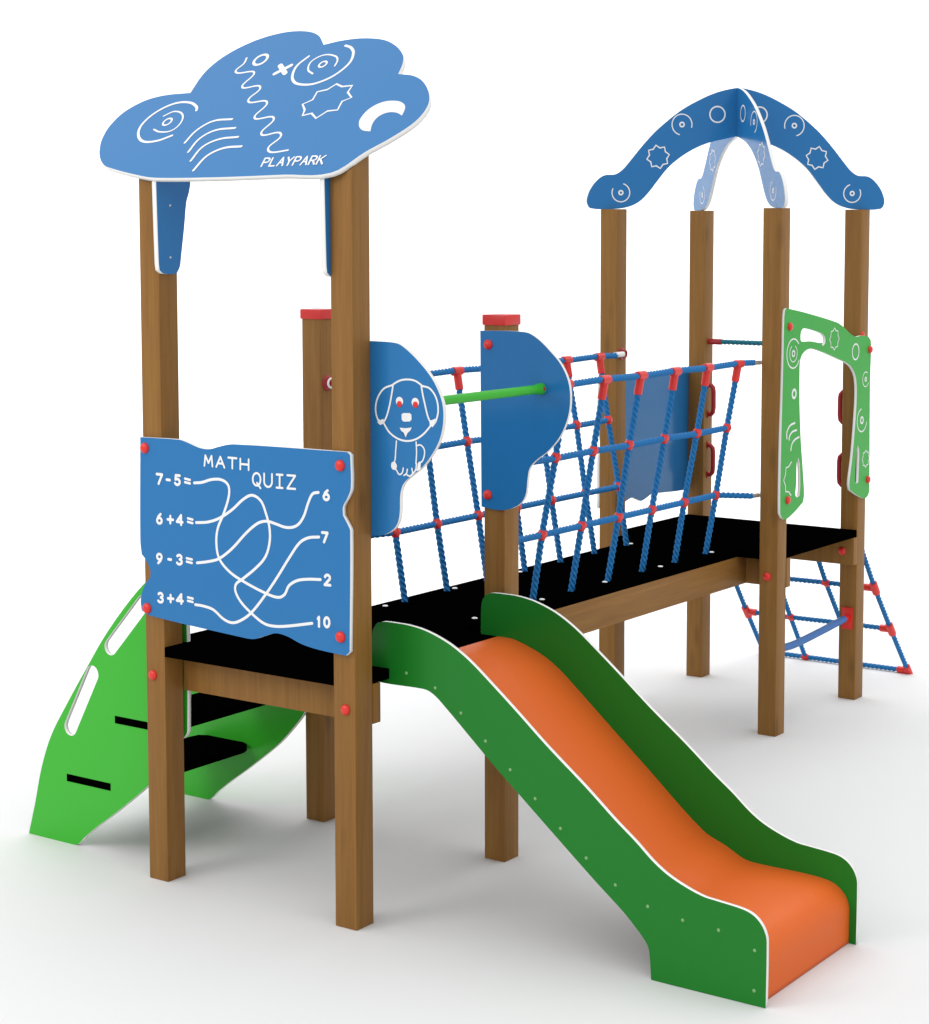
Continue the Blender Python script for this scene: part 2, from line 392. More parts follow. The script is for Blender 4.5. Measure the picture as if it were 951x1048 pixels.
# outlines and engravings measured in metres in each board's own plane
DATA = {
 'slide_top': [[0.913,1.1116],[1.0409,1.1131],[1.1124,1.1033],[1.1835,1.0827],[1.2451,1.0567],[1.3234,1.0102],[1.4435,0.9194],[1.5276,0.8532],[1.6525,0.7523],[1.8144,0.631],[1.9343,0.5351],[2.0165,0.4745],[2.0839,0.4194],[2.1417,0.383],[2.2121,0.3535],[2.282,0.3334],[2.3311,0.3287],[2.4312,0.3193],[2.4709,0.3067],[2.5007,0.281],[2.5176,0.2482],[2.5212,0.2218]],
 'slide_bot': [[2.5201,0.0003],[2.0824,-0.0026],[2.0743,0.099],[2.0636,0.125],[2.0315,0.161],[1.9775,0.2111],[1.9359,0.2437],[1.8342,0.3206],[1.529,0.5636],[1.401,0.6669],[1.1827,0.8515],[1.1383,0.8781],[1.1024,0.8842],[0.9483,0.8819]],
 'slide_bolts': [[1.0309,0.9332],[1.1633,0.8953],[1.2795,0.818],[1.3886,0.7309],[1.4965,0.643],[1.6036,0.5554],[1.7107,0.4664],[1.8183,0.3797],[1.9375,0.3064],[2.0673,0.2564],[2.2045,0.236],[2.3421,0.2299],[2.4773,0.189],[2.4769,0.0517]],
 'slide_far_top': [[0.8475,1.0615],[0.8976,1.1083],[1.0514,1.1093],[1.1378,1.0979],[1.2125,1.0745],[1.2866,1.0336],[1.3495,0.9919],[1.5451,0.8431],[1.8055,0.6349],[2.0935,0.4],[2.1913,0.3552],[2.2784,0.3309],[2.4272,0.3181],[2.4696,0.3015],[2.5014,0.2682],[2.5124,0.2261],[2.5162,-0.005]],
 'chute': [[0.8472,0.9305],[1.019,0.939],[1.0839,0.9219],[1.1701,0.889],[1.2447,0.8445],[1.3505,0.7594],[1.5059,0.6298],[1.6444,0.515],[1.8925,0.3111],[1.9929,0.2688],[2.0716,0.2325],[2.1493,0.2266],[2.2799,0.2262],[2.3866,0.2214],[2.4397,0.207],[2.4766,0.1748],[2.491,0.1379],[2.4903,-0.0054]],
 'quiz': [[-0.0936,1.7607],[0.1135,1.7631],[0.151,1.7566],[0.218,1.7387],[0.2698,1.7365],[0.3141,1.7481],[0.3872,1.7624],[0.9419,1.7689],[0.9551,1.7593],[0.9567,1.6401],[0.9404,1.6024],[0.9201,1.5695],[0.9198,1.5381],[0.9435,1.5036],[0.9526,1.4835],[0.946,1.0418],[0.9285,1.0259],[0.7998,1.0323],[0.7172,1.0437],[0.6477,1.0645],[0.5915,1.0686],[0.5344,1.051],[0.484,1.0341],[0.419,1.034],[-0.0624,1.0633],[-0.1012,1.0784],[-0.1049,1.1236],[-0.0833,1.1772],[-0.0512,1.2145],[-0.0506,1.2429],[-0.0732,1.2804],[-0.0962,1.3009],[-0.1027,1.357]],
 'quiz_curves': [[[0.1901,1.6025],[0.2304,1.6077],[0.2825,1.6225],[0.3339,1.624],[0.3657,1.6045],[0.3664,1.5632],[0.339,1.4954],[0.3087,1.4381],[0.3004,1.3823],[0.3141,1.3231],[0.3647,1.2786],[0.4296,1.2501],[0.5439,1.2151],[0.6074,1.2057],[0.6385,1.2198],[0.66,1.2543],[0.6992,1.2776],[0.7477,1.2879],[0.8121,1.2934]],[[0.1977,1.4506],[0.2574,1.4578],[0.3167,1.4771],[0.3831,1.5154],[0.4417,1.5603],[0.485,1.5777],[0.5275,1.5595],[0.5523,1.513],[0.5686,1.4606],[0.5678,1.4067],[0.5458,1.3507],[0.4952,1.3024],[0.4297,1.2555],[0.3974,1.2325],[0.3955,1.2049],[0.4211,1.1693],[0.474,1.1313],[0.5351,1.1001],[0.5848,1.0949],[0.6482,1.1023],[0.7706,1.1271]],[[0.1993,1.2954],[0.2621,1.3071],[0.3141,1.3231],[0.3807,1.3678],[0.4541,1.4344],[0.512,1.4751],[0.5548,1.4863],[0.59,1.4818],[0.6529,1.4711],[0.7017,1.4828],[0.7339,1.5174],[0.7578,1.5723],[0.7787,1.6056],[0.806,1.613]],[[0.1872,1.1327],[0.2292,1.1318],[0.2811,1.123],[0.3322,1.0934],[0.3761,1.084],[0.42,1.0978],[0.474,1.1335],[0.551,1.2159],[0.6085,1.2867],[0.6655,1.3621],[0.7148,1.4201],[0.7563,1.4419],[0.807,1.4496]]],
 'quiz_text': [["MATH",0.0082,[[0.2449,1.6725],[0.4692,1.6716],[0.2457,1.712]]],["QUIZ",0.0082,[[0.4884,1.6136],[0.6964,1.6174],[0.4891,1.6622]]],["7",0.0108,[[-0.0073,1.586],[0.0213,1.5859],[-0.0065,1.6226]]],["-",0.0108,[[0.0434,1.5864],[0.0672,1.5859],[0.0441,1.6228]]],["5",0.0108,[[0.0891,1.5887],[0.1173,1.5885],[0.0899,1.625]]],["=",0.0095,[[0.1421,1.5904],[0.1686,1.5901],[0.1428,1.6265]]],["6",0.0108,[[-0.0106,1.4308],[0.0181,1.431],[-0.0098,1.4675]]],["+",0.0108,[[0.0463,1.4323],[0.0778,1.4328],[0.0471,1.4689]]],["4",0.0108,[[0.0967,1.4355],[0.1264,1.4358],[0.0974,1.4719]]],["=",0.0095,[[0.1542,1.4382],[0.1792,1.4381],[0.1549,1.4745]]],["9",0.0108,[[-0.0139,1.275],[0.0148,1.2755],[-0.0132,1.3107]]],["-",0.0108,[[0.0462,1.2775],[0.067,1.2772],[0.0469,1.313]]],["3",0.0108,[[0.0936,1.2809],[0.1219,1.2815],[0.0943,1.3164]]],["=",0.0095,[[0.1452,1.2837],[0.1732,1.2842],[0.1459,1.319]]],["3",0.0108,[[-0.0095,1.1217],[0.0177,1.1223],[-0.0087,1.1575]]],["+",0.0108,[[0.0415,1.1238],[0.0731,1.125],[0.0422,1.1595]]],["4",0.0108,[[0.0905,1.128],[0.1219,1.1292],[0.0912,1.1636]]],["=",0.0095,[[0.1483,1.1321],[0.1749,1.1327],[0.149,1.1675]]],["6",0.0108,[[0.8291,1.5887],[0.857,1.5888],[0.8295,1.623]]],["7",0.0108,[[0.8221,1.4332],[0.8473,1.4334],[0.8224,1.4676]]],["2",0.0108,[[0.8313,1.2765],[0.8592,1.2773],[0.8317,1.3132]]],["1",0.0108,[[0.7982,1.1199],[0.8086,1.1189],[0.7986,1.1546]]],["0",0.0108,[[0.8269,1.1211],[0.8549,1.1222],[0.8273,1.1558]]]],
 'quiz_bolts': [[-0.0684,1.7198],[0.9095,1.718],[-0.0691,1.0903],[0.9058,1.0921]],
 'dog': [[1.0766,2.1573],[1.1135,2.1402],[1.1684,2.0997],[1.2228,2.0479],[1.2543,2.0034],[1.2749,1.9571],[1.2811,1.9138],[1.2764,1.8626],[1.2581,1.8104],[1.2216,1.7568],[1.1849,1.7176],[1.1341,1.6808],[1.1014,1.6524],[1.0873,1.6142],[1.0841,1.5469],[1.0726,1.5048],[1.0443,1.4762],[1.0064,1.4594],[0.9512,1.4514]],
 'dog_lines': [[[1.0524,2.0067],[1.0148,1.9924],[0.9863,1.9576],[0.9766,1.9199],[0.983,1.8867],[0.9998,1.8653],[1.0206,1.8813],[1.0378,1.9231],[1.0493,1.9681],[1.057,2.0069]],[[1.1908,2.01],[1.2226,2.0019],[1.2497,1.9704],[1.2586,1.9272],[1.2494,1.8902],[1.2357,1.8712],[1.2158,1.8957],[1.1996,1.946],[1.1898,1.9821],[1.1844,2.0097]],[[1.0496,2.0051],[1.085,2.0237],[1.1221,2.0304],[1.1589,2.0261],[1.1917,2.0086]],[[1.0112,1.8711],[1.0372,1.8377],[1.0745,1.8161],[1.1162,1.809],[1.1578,1.8175],[1.1946,1.8395],[1.2294,1.8745]],[[1.0716,1.8063],[1.0677,1.7689],[1.0628,1.7315],[1.0505,1.7232],[1.0523,1.7062],[1.0691,1.7021],[1.083,1.686],[1.097,1.693],[1.1018,1.7104]],[[1.1044,1.6838],[1.1165,1.6921],[1.1203,1.7072]],[[1.1165,1.6877],[1.1313,1.6835],[1.1434,1.694],[1.1407,1.7116]],[[1.1433,1.691],[1.1573,1.7068],[1.162,1.7307]],[[1.1605,1.8081],[1.1622,1.7676],[1.1592,1.7306]],[[1.1651,1.7958],[1.1807,1.7983],[1.1962,1.7845],[1.197,1.7625],[1.1868,1.7398],[1.1712,1.7314],[1.1775,1.7134],[1.16,1.707]]],
 'dog_fill': [[[0.9858,1.8846],[0.998,1.8779],[1.0141,1.8832],[1.013,1.866],[0.9979,1.86],[0.9866,1.8668]],[[1.2203,1.8886],[1.2331,1.8908],[1.2476,1.8974],[1.2439,1.8768],[1.2348,1.8653],[1.2221,1.8704]],[[1.0955,1.9039],[1.1029,1.9087],[1.1325,1.9103],[1.1399,1.9048],[1.1407,1.8879],[1.1333,1.8801],[1.1046,1.8778],[1.0963,1.884]],[[1.0868,1.8554],[1.1137,1.8547],[1.1415,1.8592],[1.134,1.847],[1.1229,1.839],[1.1135,1.8214],[1.1044,1.8379],[1.0933,1.8446]],[[1.0505,1.7232],[1.0628,1.7352],[1.0739,1.7173],[1.07,1.7007],[1.0532,1.7048]],[[1.1684,1.7312],[1.1813,1.735],[1.1793,1.7113],[1.1628,1.7072]]],
 'dog_eyes': [[1.0865,1.95],[1.1576,1.9498]],
 'dog_pupils': [[1.0864,1.9404],[1.1584,1.9418]],
 'wing': [[0.8453,2.1618],[1.0631,2.1616],[1.1208,2.1377],[1.1822,2.0886],[1.2309,2.0394],[1.265,1.9747],[1.2736,1.9039],[1.2618,1.8319],[1.2256,1.7583],[1.1708,1.6984],[1.1154,1.6586],[1.0845,1.6254],[1.0745,1.5831],[1.0659,1.52],[1.0409,1.4815],[0.9842,1.4528],[0.9207,1.4456],[0.8502,1.4526]],
 'wing_bolts': [[0.8854,2.1072],[0.8824,1.5036]],
 'arch': [[-0.0145,3.3095],[-0.0768,3.3023],[-0.1436,3.2832],[-0.2197,3.2503],[-0.3146,3.199],[-0.3902,3.1435],[-0.4656,3.079],[-0.522,3.0192],[-0.5689,2.9642],[-0.6064,2.9183],[-0.6439,2.8771],[-0.6815,2.8541],[-0.7379,2.8493],[-0.7754,2.8263],[-0.8128,2.7806],[-0.8314,2.735],[-0.8331,2.7031],[-0.8124,2.6758],[-0.6806,2.6733],[-0.6051,2.6854],[-0.5485,2.713],[-0.5014,2.7589],[-0.4543,2.8186],[-0.3978,2.8876],[-0.3316,2.943],[-0.2557,2.9893],[-0.1699,3.0239],[-0.0743,3.0457],[-0.0119,3.0555]],
 'arch_marks': [[-0.1282,3.1718],[-0.3215,3.1168],[-0.4504,2.9467],[-0.6509,2.7584],[-0.1286,3.2157],[-0.322,3.1734],[-0.4508,3.0034],[-0.6511,2.8086],[-0.3216,3.1314]],
 'frame': [[3.4022,2.1742],[3.6144,2.1445],[3.9859,2.0814],[4.069,2.0546],[4.1395,2.0221],[4.2247,1.9946],[4.2957,1.9974],[4.3823,1.99],[4.4209,1.9676],[4.4282,1.9308],[4.4211,1.7365],[4.4353,1.1408],[4.4156,1.1184],[4.3723,1.1073],[4.2848,1.133],[4.1837,1.1745],[4.1739,1.2118],[4.206,1.3412],[4.234,1.5077],[4.251,1.663],[4.2418,1.7599],[4.203,1.8163],[4.1315,1.8561],[4.0199,1.8859],[3.8564,1.9262],[3.7236,1.9537],[3.6586,1.9569],[3.5949,1.9373],[3.5653,1.9048],[3.5593,1.8483],[3.5643,1.6772],[3.5821,1.5043],[3.6128,1.3291],[3.6292,1.212],[3.6174,1.1729],[3.5415,1.1414],[3.4663,1.116],[3.4164,1.1083],[3.3787,1.1209],[3.3606,1.1514],[3.362,1.4673],[3.3747,1.9151],[3.3788,2.127],[3.3852,2.1624]],
 'frame_holes': [[[3.5963,2.0646],[3.6555,2.0599],[3.7469,2.0446],[3.8213,2.0264],[3.8512,2.0054],[3.8547,1.9797],[3.8285,1.9659],[3.8069,1.9773],[3.7487,1.987],[3.6703,1.9964],[3.5804,1.9983],[3.5648,2.0092],[3.5688,2.0464]],[[3.5593,1.409],[3.5397,1.3823],[3.5375,1.2795],[3.529,1.2231],[3.5422,1.2056],[3.5778,1.2119],[3.5836,1.2746],[3.5729,1.3791]],[[4.2747,1.4074],[4.2612,1.3844],[4.2446,1.2164],[4.2622,1.2024],[4.2878,1.2057],[4.2926,1.3086],[4.2928,1.3815]]],
 'frame_bolts': [[3.4395,2.08],[4.4083,1.9172],[3.4387,1.2047],[4.4064,1.2079],[4.2667,2.0107]],
 'frame_swirl': [[3.4858,1.9429],[3.4839,2.0129],[4.3622,1.7584],[4.3606,1.801],[4.3214,1.5393],[4.319,1.6025],[4.2277,1.9143],[4.226,1.9598],[3.4992,1.7386],[3.4985,1.7636],[3.9617,1.9946],[3.9596,2.0567],[4.3786,1.3247],[4.3766,1.3774],[3.4659,1.3099],[3.4636,1.3932]],
 'frame_arcs': [[[3.4226,1.5183],[3.4242,1.552],[3.4584,1.5809],[3.5109,1.5902]],[[3.4478,1.5104],[3.4548,1.529],[3.4844,1.5469],[3.5323,1.552]],[[3.4694,1.454],[3.4811,1.4847],[3.5134,1.5046],[3.5613,1.5141]]],
 'roof': [[-0.3716,0.1643],[-0.4001,0.2062],[-0.4248,0.2556],[-0.4395,0.3297],[-0.4201,0.4155],[-0.3515,0.4816],[-0.2576,0.5111],[-0.1203,0.5178],[-0.1248,0.6478],[-0.0776,0.7455],[0.0252,0.8262],[0.1526,0.8661],[0.2722,0.8631],[0.355,0.8307],[0.4172,0.7684],[0.4951,0.7865],[0.5932,0.7928],[0.7028,0.7761],[0.7832,0.7381],[0.8556,0.6776],[0.8853,0.6237],[0.8981,0.5623],[0.9746,0.5479],[1.0426,0.5091],[1.1072,0.4374],[1.1365,0.3691],[1.1252,0.2884],[1.0613,0.2042],[0.9888,0.1355],[0.8952,0.0287],[0.6738,0.0232],[0.3777,0.0169],[0.0611,0.0194],[-0.0379,0.0308],[-0.2763,0.0902],[-0.3277,0.1201]],
 'roof_lines': [[0.009,[[0.0521,0.7171],[0.0589,0.6822],[0.0426,0.6422],[0.0663,0.6242],[0.1408,0.6286],[0.1581,0.6071],[0.1393,0.5478],[0.1571,0.5293],[0.2276,0.5382],[0.2485,0.5143],[0.2266,0.4628],[0.2462,0.4393],[0.3215,0.4443],[0.3427,0.4197],[0.3233,0.3599],[0.3418,0.3397],[0.4155,0.3489],[0.436,0.325],[0.4166,0.2663],[0.4363,0.2441],[0.5068,0.2562],[0.5307,0.2302],[0.5074,0.1752],[0.5361,0.1471],[0.613,0.1555]]],[0.012,[[0.3831,0.7013],[0.3566,0.6469],[0.371,0.5859],[0.4064,0.5466],[0.456,0.5303],[0.516,0.5329],[0.5819,0.5716],[0.6186,0.641],[0.6058,0.7013],[0.5739,0.7371],[0.5365,0.7536]]],[0.008,[[0.4691,0.5924],[0.4305,0.6189],[0.4173,0.6691],[0.4591,0.7034],[0.5222,0.6919],[0.5486,0.6659],[0.5549,0.6325]]],[0.02,[[0.2686,0.6062],[0.3236,0.6519]]],[0.022,[[0.2654,0.6562],[0.3224,0.6052]]],[0.012,[[-0.0442,0.2615],[-0.1023,0.2342],[-0.1722,0.2309],[-0.2251,0.2629],[-0.2566,0.3185],[-0.2482,0.379],[-0.2061,0.4319],[-0.1465,0.4594],[-0.0772,0.4555],[-0.0259,0.4284],[-0.0116,0.4071]]],[0.008,[[-0.1711,0.3813],[-0.1323,0.4061],[-0.0761,0.3887],[-0.0479,0.3392],[-0.0652,0.2921],[-0.1275,0.2864],[-0.17,0.3026]]],[0.011,[[0.0551,0.2165],[0.0694,0.2863],[0.1215,0.3372],[0.2156,0.3445]]],[0.011,[[0.1102,0.1622],[0.1184,0.2374],[0.1686,0.2821],[0.2655,0.2919]]],[0.011,[[0.1573,0.1113],[0.1666,0.1891],[0.2242,0.2298],[0.3144,0.2389]]],[0.012,[[0.208,0.0565],[0.2234,0.1355],[0.2797,0.1771],[0.3661,0.1843]]]],
 'roof_star': [[0.5268,0.4135],[0.5624,0.4371],[0.5574,0.4824],[0.601,0.4926],[0.6269,0.5232],[0.6647,0.5054],[0.7116,0.5088],[0.7122,0.4705],[0.7487,0.4392],[0.7148,0.4196],[0.7215,0.3714],[0.6752,0.3676],[0.6438,0.3289],[0.6042,0.3586],[0.5667,0.3478],[0.5583,0.3799]],
 'roof_banana': [[0.8772,0.2772],[0.8608,0.3148],[0.8714,0.3698],[0.9146,0.4047],[0.9755,0.4075],[1.018,0.3903],[1.0393,0.3646],[1.0474,0.324],[1.012,0.3416],[0.9696,0.3438],[0.9397,0.3232],[0.9343,0.2868],[0.9484,0.2437],[0.9076,0.2515]],
 'roof_rings': [[0.1372,0.6996],[0.4873,0.6466],[-0.1261,0.3452]],
 'roof_text': [["PLAYPARK",0.0075,[[0.5372,0.07],[0.825,0.0741],[0.5292,0.1142]]]],
 'step_left': [[-0.2119,1.1624],[-0.3215,1.0601],[-0.4525,0.9141],[-0.5678,0.7606],[-0.6855,0.5973],[-0.7858,0.4474],[-0.8484,0.301],[-0.8924,0.1424],[-0.9361,0.0032]],
 'step_bottom': [[-0.6544,-0.0012],[-0.529,0.0958],[-0.4156,0.176],[-0.3225,0.2451],[-0.227,0.3203]],
 'step_bottom_far': [[-0.7951,0.0006],[-0.618,0.0109],[-0.501,0.093],[-0.3858,0.1767],[-0.2537,0.2832],[-0.1606,0.3823],[-0.0778,0.476]],
 'step_slots': [[[-0.7112,0.4991],[-0.6468,0.6229],[-0.5586,0.7551]],[[-0.6932,0.4584],[-0.6511,0.4673]],[[-0.5264,0.7713],[-0.4976,0.7364],[-0.572,0.5997],[-0.6509,0.4741]],[[-0.4596,0.8512],[-0.3971,0.9338],[-0.2765,1.065]],[[-0.4087,0.8338],[-0.2239,1.0254]]],
}

# ------------------------------------------------------------------ the floor of the studio
# one white sheet: floor, then a sweep of 4 m radius up into the studio's back wall
bm = bmesh.new()
prof = [(-30, 0), (-10, 0), (0, 0), (8, 0), (16.5, 0)] + [(16.5 + 4 * sin(radians(a)), 4 - 4 * cos(radians(a))) for a in range(6, 91, 6)] + [(20.5, 14)]
rows = [[bm.verts.new(st(w, s, z)) for s in (-40, -20, 0, 20, 40)] for w, z in prof]
for a, c in zip(rows, rows[1:]):
    for k in range(4): bm.faces.new((a[k], a[k+1], c[k+1], c[k]))
me = bpy.data.meshes.new("ground"); bm.to_mesh(me); bm.free(); me.materials.append(gm)
for p_ in me.polygons: p_.use_smooth = True
ground = bpy.data.objects.new("ground", me); C.objects.link(ground); ground["kind"] = "structure"

# ------------------------------------------------------------------ the play structure (one bolted thing)
root = bpy.data.objects.new("playground_structure", None); C.objects.link(root)
root.location = (0.427, 1.9, 0); root.empty_display_size = 0.5
root["label"] = "wooden-post children's play structure with blue cloud roof, orange slide, rope bridge and arched far tower"
root["category"] = "playground"
ORG[root.name] = Vector(root.location)

W = 0.9539; P = 0.1; D2 = 3.3641
DECK = 0.94; DT = 0.038

# posts: x range [x-0.1, x], y range [y, y+0.1]
def post(x, y, top, label):
    return add_box("post", (x - P, y, 0), (x, y + P, top), wood_z, root, 0.0025, label)
def roof_post(x, label):
    bm = bmesh.new(); box(bm, (x - P, 0, 0), (x, P, 2.7), .0025)
    for v in bm.verts:
        if v.co.z > 2.6: v.co.z = 2.745 + (v.co.y + .06) * math.tan(radians(44)) - .020 / cos(radians(44)) - .003
    return link("post", to_mesh(bm, [wood_z], True), root, label)
pA = roof_post(0, "front left wooden post under the cloud roof")
pB = roof_post(W, "front right wooden post under the cloud roof")
pC = post(0, W, 2.20, "short wooden post with red cap behind the quiz board")
pD = post(W, W, 2.20, "short wooden post with red cap beside the slide")
pE = post(0, D2, 2.672, "left wooden post under the blue arch")
pF = post(0, D2 + W, 2.672, "rear wooden post with dark red grips")
pG = post(W, D2, 2.672, "nearest wooden post of the arched tower")
pH = post(W, D2 + W, 2.672, "right wooden post of the arched tower")
for p_, (x, y) in ((pC, (0, W)), (pD, (W, W))):
    add_box("post_cap", (x - P - .006, y - .006, 2.184), (x + .006, y + P + .006, 2.226), red_cap, p_, 0.004)

# decks
def deck(name, rects, label):
    bm = bmesh.new()
    for lo, hi in rects: box(bm, (lo[0], lo[1], DECK - DT), (hi[0], hi[1], DECK), 0)
    return link(name, to_mesh(bm, [black]), root, label)
def slab(name, outline, z0, z1, m, parent, label=None, bolts=()):
    pl = Plane((0, 0, z1), (1, 0, 0), (0, 1, 0))
    bmx = board(pl, outline, [], z1 - z0, m, m)
    return link(name, to_mesh(bmx, [m, m], auto='keep'), parent, label)
slab("deck", [(0, 0), (W-P, 0), (W-P, P), (W-.003, P), (W-.003, W-.002), (-P, W-.002), (-P, P), (0, P)], DECK-DT, DECK, black, root, "black platform board of the near tower")
slab("deck", [(0, D2+.004), (W-P, D2+.004), (W-P, D2+P), (W-.003, D2+P), (W-.003, D2+W-.002), (-P, D2+W-.002), (-P, D2+P), (0, D2+P)], DECK-DT, DECK, black, root, "black platform board of the far tower")
bd = slab("bridge_deck", [(.135, W+.002), (.725, W+.002), (.725, D2), (.135, D2)], DECK-DT, DECK, black, root, "long black walkway board between the towers")
for y in (1.155, 1.665, 2.19, 2.70, 3.213):
    for x in (.662, .186):
        dome("deck_bolt", (x, y, DECK), (0, 0, 1), .0125, bolt_w, bd, .005)

# beams
BZ0, BZ1 = .752, DECK - DT - .001
def beam_x(y0, x0, x1, lab): return add_box("beam", (x0, y0, BZ0), (x1, y0 + .045, BZ1), wood_z, root, .002, lab)
b1 = beam_x(P + .001, .004, W + .002, "crosswise wooden beam under the near deck")
b2 = beam_x(W - .046, -.05, W + .002, "crosswise wooden beam on the slide side posts")
b3 = beam_x(D2 + P + .001, -.05, W + .002, "crosswise wooden beam behind the nearest arched tower post")
b4 = beam_x(D2 + W - .046, -.05, W + .002, "crosswise wooden beam in front of the rear posts")
for x0 in (.135, .680):
    add_box("bridge_beam", (x0, W - .0, BZ0), (x0 + .045, D2 + .1, BZ1), wood_y, root, .002, "long wooden beam under the walkway")
dome("bolt_cap", (-.063, 0, .822), (0, -1, 0), .020, red, pA)
dome("bolt_cap", (W-.044, 0, .82), (0, -1, 0), .020, red, pB)
dome("bolt_cap", (W-.055, D2, .818), (0, -1, 0), .022, red, pG)
dome("bolt_cap", (.888, D2 + W - .046, .825), (0, -1, 0), .022, red, b4)
dome("bolt_cap", (W, D2 + W + .02, 2.0), (1, 0, 0), .018, red, pH)

# ------------------------------------------------------------------ roof
T_ = radians(44)
rp = Plane((0, -.06, 2.745), (1, 0, 0), (0, cos(T_), sin(T_)))
bm = board(rp, smooth_line(DATA['roof'], True, 5, 48), [], .020, blue, white)
k = 0
for w, pts in DATA['roof_lines']:
    strip(bm, rp, smooth_line(pts, False, 6, 80), w, .0006 + k * .00006); k += 1
DATA['roof_star'].reverse()
strip(bm, rp, DATA['roof_star'] , .0095, .0007, closed=True)
fill(bm, rp, smooth_line(DATA['roof_banana'], True, 4, 60), .0007)
for (c, r, w) in zip(DATA['roof_rings'], (.031, .017, .020), (.013, .009, .009)):
    strip(bm, rp, circ(c, r), w, .0009, closed=True)
for s, w, cs in DATA['roof_text']: text(bm, rp, s, w, cs, .0008)
roof = link("roof", to_mesh(bm, [blue, white, paint], auto='keep'), root, "blue cloud-shaped roof board with white curls and lettering")
BRACKET = [(-.022, 2.437), (-.018, 2.409), (.006, 2.395), (.073, 2.394), (.092, 2.42), (.101, 2.467), (.12, 2.578), (.133, 2.670), (.147, 2.705), (.157, 2.75)]
# roof brackets: boards on the inner faces of the two front posts
for xo, nx in ((.0225, 1), (W - P - .0005, 1)):
    pl = Plane((xo, 0, 0), (0, 1, 0), (0, 0, 1))
    # the top follows the underside of the roof
    zt = lambda y: 2.745 + (y + .06) * math.tan(T_) - .020 / cos(T_) - .001
    out = BRACKET + [(BRACKET[-1][0], zt(BRACKET[-1][0])), (-.030, zt(-.030))]
    bmx = board(pl, smooth_line(out, True, 3, 40), [], .022, blue, white)
    br = link("roof_bracket", to_mesh(bmx, [blue, white], auto='keep'), root, "blue roof bracket on the left front post" if xo < .5 else "blue roof bracket on the right front post")
    if xo < .5:
        dome("screw", (xo, .043, 2.656), (1, 0, 0), .005, steel, br, .003)
        dome("screw", (xo, .041, 2.457), (1, 0, 0), .005, steel, br, .003)

# ------------------------------------------------------------------ quiz board
qp = Plane((0, -.02, 0), (1, 0, 0), (0, 0, 1))
bm = board(qp, smooth_line(DATA['quiz'], True, 5, 35), [], .019, blue, white)
for k, pts in enumerate(DATA['quiz_curves']):
    strip(bm, qp, smooth_line(pts, False, 6, 100), .0108, .0006 + k * .0001)
for k, (s, w, cs) in enumerate(DATA['quiz_text']): text(bm, qp, s, w, cs, .0012)
qb = link("quiz_board", to_mesh(bm, [blue, white, paint], auto='keep'), root, "blue quiz board with sums joined to answers by white lines")
for x, z in DATA['quiz_bolts']: dome("bolt_cap", (x, -.02, z), (0, -1, 0), .021, red, qb)

# ------------------------------------------------------------------ entry boards at the slide
pl = Plane((0, P + .001, 0), (1, 0, 0), (0, 0, 1))
out = [tuple(DATA['dog'][-1])] + [(.862, 1.449), (.858, 2.161)] + [(1.0, 2.162)] + [tuple(p) for p in DATA['dog'][:-1]]
bm = board(pl, smooth_line(out, True, 5, 40), [], .018, blue, white)
for k, pts in enumerate(DATA['dog_lines']): strip(bm, pl, smooth_line(pts, False, 5, 100), .0068 if k < 4 else .0055, .0006 + k * .00006)
for k, pts in enumerate(DATA['dog_fill']): fill(bm, pl, pts, .0013)
for p in DATA['dog_eyes']: fill(bm, pl, circ(p, .0165, n=20), .0013)
dg_ = link("dog_board", to_mesh(bm, [blue, white, paint], auto='keep'), root, "blue entry board with an engraved white puppy")
for p in DATA['dog_pupils']: dome("puppy_eye", (p[0], P, p[1]), (0, -1, 0), .0115, red_cap, dg_, .003)
pl = Plane((0, .939, 0), (1, 0, 0), (0, 0, 1))
bm = board(pl, smooth_line(DATA['wing'], True, 5, 40), [], .0145, blue, white)
wg = link("entry_board", to_mesh(bm, [blue, white], auto='keep'), root, "plain blue rounded entry board bolted to the red-capped post")
for x, z in DATA['wing_bolts']: dome("bolt_cap", (x, .939, z), (0, -1, 0), .020, red, wg)
gb = simple_tube("grab_bar", [(1.14, .120, 1.942), (1.14, .90, 1.942), (1.14, .912, 1.942), (1.14, .938, 1.942)], [.018, .018, .023, .023], green_bright, root, label="bright green grab bar between the two entry boards")
dome("screw", (1.161, .924, 1.944), (1, 0, .1), .008, red_grip, gb, .005)

# ------------------------------------------------------------------ slide
ST = .016
side = [tuple(p) for p in ([[.905, 1.115], [.98, 1.1145]] + DATA['slide_top'][1:])]
side = [(.868, .885), (.868, 1.02), (.874, 1.075), (.893, 1.104), (.925, 1.113), (.985, 1.1145)] + [tuple(p) for p in DATA['slide_top'][1:]]
bot = [tuple(p) for p in DATA['slide_bot']]
bot[0] = (bot[0][0], .001); bot[1] = (bot[1][0], .001)
out = side + bot
ch = [tuple(p) for p in DATA['chute']]
ch = [(.85, .938), (.95, .940), (1.019, .9385)] + ch[2:-1] + [(2.492, .09), (2.492, .002)]
chs = smooth_line(ch, False, 5, 60)
YN, YF = .205, .910
bm = bmesh.new()
